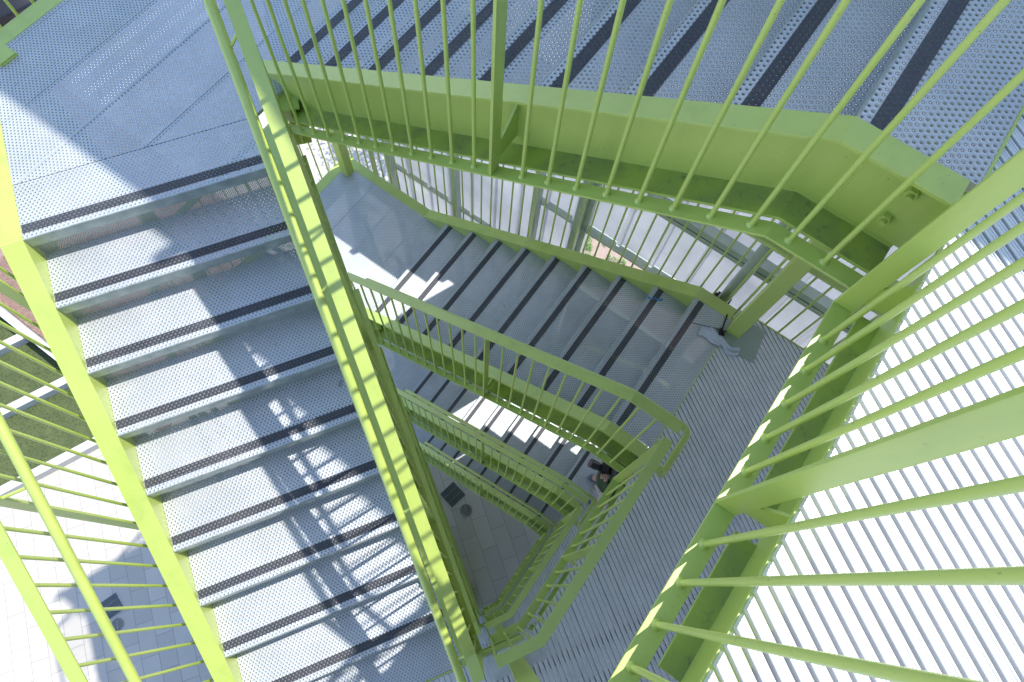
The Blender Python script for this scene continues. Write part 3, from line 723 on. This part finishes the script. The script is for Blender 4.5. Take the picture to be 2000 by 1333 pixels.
def tree(label, x, y, h, cr, seed):
    random.seed(seed)
    t = thing('garden_tree', label, 'tree', (x, y, GZ), 'W')
    m = MB(); m.rod((0, 0, 0), (.1, .05, h * .45), .13, 12, .08)
    tips = []
    for i in range(9):
        a = i * 2.4; e = random.uniform(.5, 1.1); L = cr * random.uniform(.7, 1.1)
        b0 = Vector((.1 * .9, .05, h * (.34 + .012 * i))); b1 = b0 + Vector((math.cos(a) * math.cos(e), math.sin(a) * math.cos(e), math.sin(e))) * L
        m.rod(b0, b1, .05, 8, .018); tips.append(b1)
        for j in range(4):
            b2 = b0.lerp(b1, random.uniform(.5, 1)) ; b3 = b2 + Vector((random.uniform(-1, 1), random.uniform(-1, 1), random.uniform(.1, .9))).normalized() * cr * .45
            m.rod(b2, b3, .018, 6, .007); tips.append(b3)
    part('trunk', m.mesh('trunk', BARK, smooth=True), t)
    m = MB()
    for tp in tips:
        for j in range(70):
            c_ = tp + Vector((random.gauss(0, .2), random.gauss(0, .2), random.gauss(0, .15))) * cr * .75
            u = Vector((random.uniform(-1, 1), random.uniform(-1, 1), random.uniform(-.6, .6))).normalized() * .05; v_ = u.cross(Vector((random.uniform(-.5, .5), random.uniform(-.5, .5), 1))) * .5
            m.add([c_ - u, c_ + v_, c_ + u, c_ - v_], [(0, 1, 2, 3)])
    part('crown', m.mesh('crown', LEAF), t)
tree('leafy tree behind the white screen, casting branch shadows on the paving', -1.3, 11.2, 6.4, 1.5, 5)

def car():
    x, y = -12.9, 14.6
    t = thing('parked_car', 'black parked car at the extreme upper left corner', 'car', (x, y, GZ), R(-52))
    body = flat('car_black', (.015, .016, .02), .15); glass = flat('car_glass', (.02, .025, .03), .05)
    m = MB(); L, W_ = 2.1, .86
    prof = [(-L, .35), (-L, .78), (-1.75, .92), (-1.2, .96), (1.0, .98), (1.7, .88), (2.05, .7), (2.1, .38), (1.9, .25), (-1.95, .25)]
    n = len(prof); m.add([(a, -W_, b) for a, b in prof] + [(a, W_, b) for a, b in prof], [tuple(range(n)), tuple(range(2 * n - 1, n - 1, -1))] + [(i, (i + 1) % n, n + (i + 1) % n, n + i) for i in range(n)])
    part('body', m.mesh('body', body, .05, smooth=True), t)
    m = MB(); b0 = [(-1.75, -.78), (.95, -.78), (.95, .78), (-1.75, .78)]; b1 = [(-1.3, -.6), (.25, -.6), (.25, .6), (-1.3, .6)]
    m.add([(a, b, .95) for a, b in b0] + [(a, b, 1.42) for a, b in b1], [(0, 1, 5, 4), (1, 2, 6, 5), (2, 3, 7, 6), (3, 0, 4, 7)]); part('windows', m.mesh('windows', glass), t)
    m = MB(); m.box(-1.34, .29, -.62, .62, 1.40, 1.455); part('roof', m.mesh('roof', body, .02), t)
    for a in (-1.3, 1.3):
        for b in (-.80, .80):
            s_ = 1 if b > 0 else -1
            m = MB(); m.rod((a, b - .1 * s_, .32), (a, b + .085 * s_, .32), .32, 24); wl = part('wheel', m.mesh('wheel', BLACK), t)
            m = MB(); m.rod((a, b + .08 * s_, .32), (a, b + .092 * s_, .32), .2, 18); part('rim', m.mesh('rim', STEEL), wl)
car()
m = MB()
for i in range(6): a = -16.6 + i * .5; m.prism([toW('B', a + p_, q_) for p_, q_ in ((0, 3.6), (.22, 3.6), (.22, 7.6), (0, 7.6))], .003, .006)
structure('road_marking', m.mesh('road_marking', flat('white_line', (.75, .75, .75))), (0, 0, GZ))

# ------------------------------------------------------------------ small things on the second flight
def rag():
    m = MB(); nx, ny = 34, 10; random.seed(2)
    a = Vector(toW('B', .27, 2.305)); b = Vector(toW('B', .575, 2.36))
    d = b - a; nn = Vector((-d.y, d.x)).normalized(); vs = []
    for i in range(nx + 1):
        u = i / nx
        for j in range(ny + 1):
            v = j / ny - .5; wd = .048 + .010 * math.sin(u * 6)
            c_ = a + d * u + nn * (v * wd * 1.7 + .028 * math.sin(u * 5.2 + .5) + .008 * math.sin(u * 14))
            z = .013 + .007 * math.sin(u * 9 + v * 3) * math.cos(v * 7 + u * 4) + .004 * math.sin(v * 15 + u * 5)
            vs.append((c_.x, c_.y, z))
    m.add(vs, [(i * (ny + 1) + j, (i + 1) * (ny + 1) + j, (i + 1) * (ny + 1) + j + 1, i * (ny + 1) + j + 1) for i in range(nx) for j in range(ny)])
    thing('rag', 'crumpled pale grey rag lying across the edge of the top step', 'rag', (0, 0, -H), 'W', mesh=m.mesh('rag', flat('rag_cloth', (.56, .58, .66), .9), smooth=True))
rag()
m = MB(); random.seed(4); q = Vector((*toW('B', .40, 2.40), 0))
for i in range(26):
    a = Vector((random.uniform(-.018, .018), random.uniform(-.018, .018), random.uniform(.006, .03))); b = a + Vector((random.uniform(-.022, .022), random.uniform(-.022, .022), random.uniform(-.01, .01))); b.z = max(.005, b.z)
    m.rod(q + a, q + b, .005, 6)
m.rod(q + Vector((-.03, .03, .012)), q + Vector((-.22, .07, .02)), .003, 6)
m.rod(q + Vector((0, 0, .01)), q + Vector((.06, .14, .012)), .006, 6)
thing('cable_knot', 'small black knot of cable beside the column foot', 'cable', (0, 0, -H), 'W', mesh=m.mesh('cable_knot', BLACK))
m = MB(); q = Vector(toW('B', -.13, 2.44))
pts = [(-.085, .035), (-.05, -.005), (0, .004), (.03, -.012), (.075, -.004), (.10, -.03), (.075, -.045), (.02, -.035), (-.01, -.013), (-.06, -.03), (-.10, .01)]
m.prism([(q.x + a * .62, q.y + b * .5) for a, b in pts], 0, .0015)
thing('tape_scrap', 'torn strip of blue tape on a shaded tread', 'tape', (0, 0, -H - 1 * RISE + .004), 'W', mesh=m.mesh('tape_scrap', flat('blue_tape', (.04, .22, .52), .4)))

# ------------------------------------------------------------------ person with a camera on the third deck
def skin_obj(name, verts, edges, mat, parent, sub=2, root=0):
    me = bpy.data.meshes.new(name); me.from_pydata([v[:3] for v in verts], edges, []); o = part(name, me, parent)
    md = o.modifiers.new('skin', 'SKIN'); md.use_smooth_shade = True
    for i, v in enumerate(verts):
        r = v[3]; sv = me.skin_vertices[0].data[i]; sv.radius = r if isinstance(r, tuple) else (r, r); sv.use_root = (i == root)
    s = o.modifiers.new('sub', 'SUBSURF'); s.levels = sub; s.render_levels = sub
    me.materials.append(mat); return o
px, py = toW('B', .60, 1.46); px, py = 1.36, 1.01
per = thing('person', 'person in a dark green jacket and pale trousers raising a black camera', 'person', (px, py, -2 * H), R(172))
SKIN = flat('skin', (.50, .32, .24), .5); JKT = plain('green_jacket', (.035, .065, .035), (.06, .095, .05), 0, .8, 9); TR = plain('pale_trousers', (.50, .46, .44), (.60, .56, .53), 0, .85, 8); NAVY = flat('dark_cloth', (.02, .024, .035), .8); SHOE = flat('blue_shoe', (.10, .12, .24), .7)
# local: +x is where the person looks
V = [(0, 0, .94, (.13, .15)), (0, 0, 1.12, (.12, .14)), (.01, 0, 1.30, (.125, .165)), (.01, 0, 1.42, (.09, .12)), (.03, 0, 1.50, .055), (.05, 0, 1.58, .085), (.06, 0, 1.67, .098), (.055, 0, 1.74, .08),
     (.0, .19, 1.40, .06), (.04, .27, 1.17, .048), (.15, .12, 1.32, .032), (.175, .085, 1.36, .02), (.0, -.19, 1.40, .06), (.04, -.27, 1.17, .048), (.15, -.12, 1.32, .032), (.175, -.085, 1.36, .02),
     (0, .10, .84, .09), (.01, .11, .48, .06), (-.02, .12, .09, .042), (.10, .14, .045, .04), (0, -.10, .84, .09), (.03, -.11, .48, .06), (.0, -.12, .09, .042), (.12, -.14, .045, .04)]
E_ = [(0, 1), (1, 2), (2, 3), (3, 4), (4, 5), (5, 6), (6, 7), (3, 8), (8, 9), (9, 10), (10, 11), (3, 12), (12, 13), (13, 14), (14, 15), (0, 16), (16, 17), (17, 18), (18, 19), (0, 20), (20, 21), (21, 22), (22, 23)]
skin_obj('body', V, E_, SKIN, per)
J = [(-.02, 0, .76, (.20, .235)), (-.01, 0, .92, (.19, .22)), (0, 0, 1.12, (.17, .20)), (.01, 0, 1.32, (.155, .20)), (.01, 0, 1.44, (.10, .13)), (.02, 0, 1.49, .075),
     (0, .20, 1.40, .076), (.04, .28, 1.17, .068), (.178, .088, 1.355, .038), (0, -.20, 1.40, .076), (.04, -.28, 1.17, .068), (.178, -.088, 1.355, .038)]
skin_obj('jacket', J, [(0, 1), (1, 2), (2, 3), (3, 4), (4, 5), (4, 6), (6, 7), (7, 8), (4, 9), (9, 10), (10, 11)], JKT, per)
P_ = [(0, 0, .93, (.14, .165)), (0, .10, .82, .105), (.01, .11, .48, .078), (-.02, .12, .075, .066), (0, -.10, .82, .105), (.03, -.11, .48, .078), (0, -.12, .075, .066)]
skin_obj('trousers', P_, [(0, 1), (1, 2), (2, 3), (0, 4), (4, 5), (5, 6)], TR, per)
for a, b, c_ in ((-.02, .12, .14), (0, -.12, -.14)):
    skin_obj('shoe', [(a - .04, b, .05, .05), (a + .05, (b + c_) / 2, .045, .048), (a + .15, c_, .035, .04)], [(0, 1), (1, 2)], SHOE, per)
skin_obj('cap', [(.045, 0, 1.70, .108), (.05, 0, 1.77, .085), (.14, 0, 1.70, (.05, .02))], [(0, 1), (0, 2)], NAVY, per)
for s_ in (1, -1):      # fingers closed round the camera
    for k_ in range(4):
        x0 = .165 + .017 * k_
        skin_obj('finger', [(x0, s_ * .085, 1.36, .009), (x0 + .005, s_ * .084, 1.395, .0085), (x0 + .01, s_ * .07, 1.425 - .004 * k_, .0075), (x0 + .01, s_ * .05, 1.43, .007)], [(0, 1), (1, 2), (2, 3)], SKIN, per, 1)
    skin_obj('thumb', [(.16, s_ * .08, 1.35, .011), (.15, s_ * .065, 1.39, .0095), (.155, s_ * .045, 1.41, .008)], [(0, 1), (1, 2)], SKIN, per, 1)
cmx, cmy = px + math.cos(R(172)) * .19, py + math.sin(R(172)) * .19
cm = thing('camera', 'black camera with a thick lens held up by the person', 'camera', (cmx, cmy, -2 * H + 1.375), R(160))
m = MB(); m.box(-.035, .04, -.07, .07, -.045, .05); m.box(-.03, .03, -.03, .03, .05, .075); part('camera_body', m.mesh('camera_body', BLACK, .008), cm)
m = MB(); m.rod((.04, 0, 0), (.08, 0, .02), .036, 20); m.rod((.08, 0, .02), (.15, 0, .05), .043, 20); ln = part('lens', m.mesh('lens', flat('lens_black', (.02, .022, .028), .35), smooth=True), cm)
m = MB(); m.rod((.149, 0, .0495), (.152, 0, .0508), .036, 20); part('lens_glass', m.mesh('lens_glass', flat('glass_dark', (.03, .02, .04), .05)), ln)
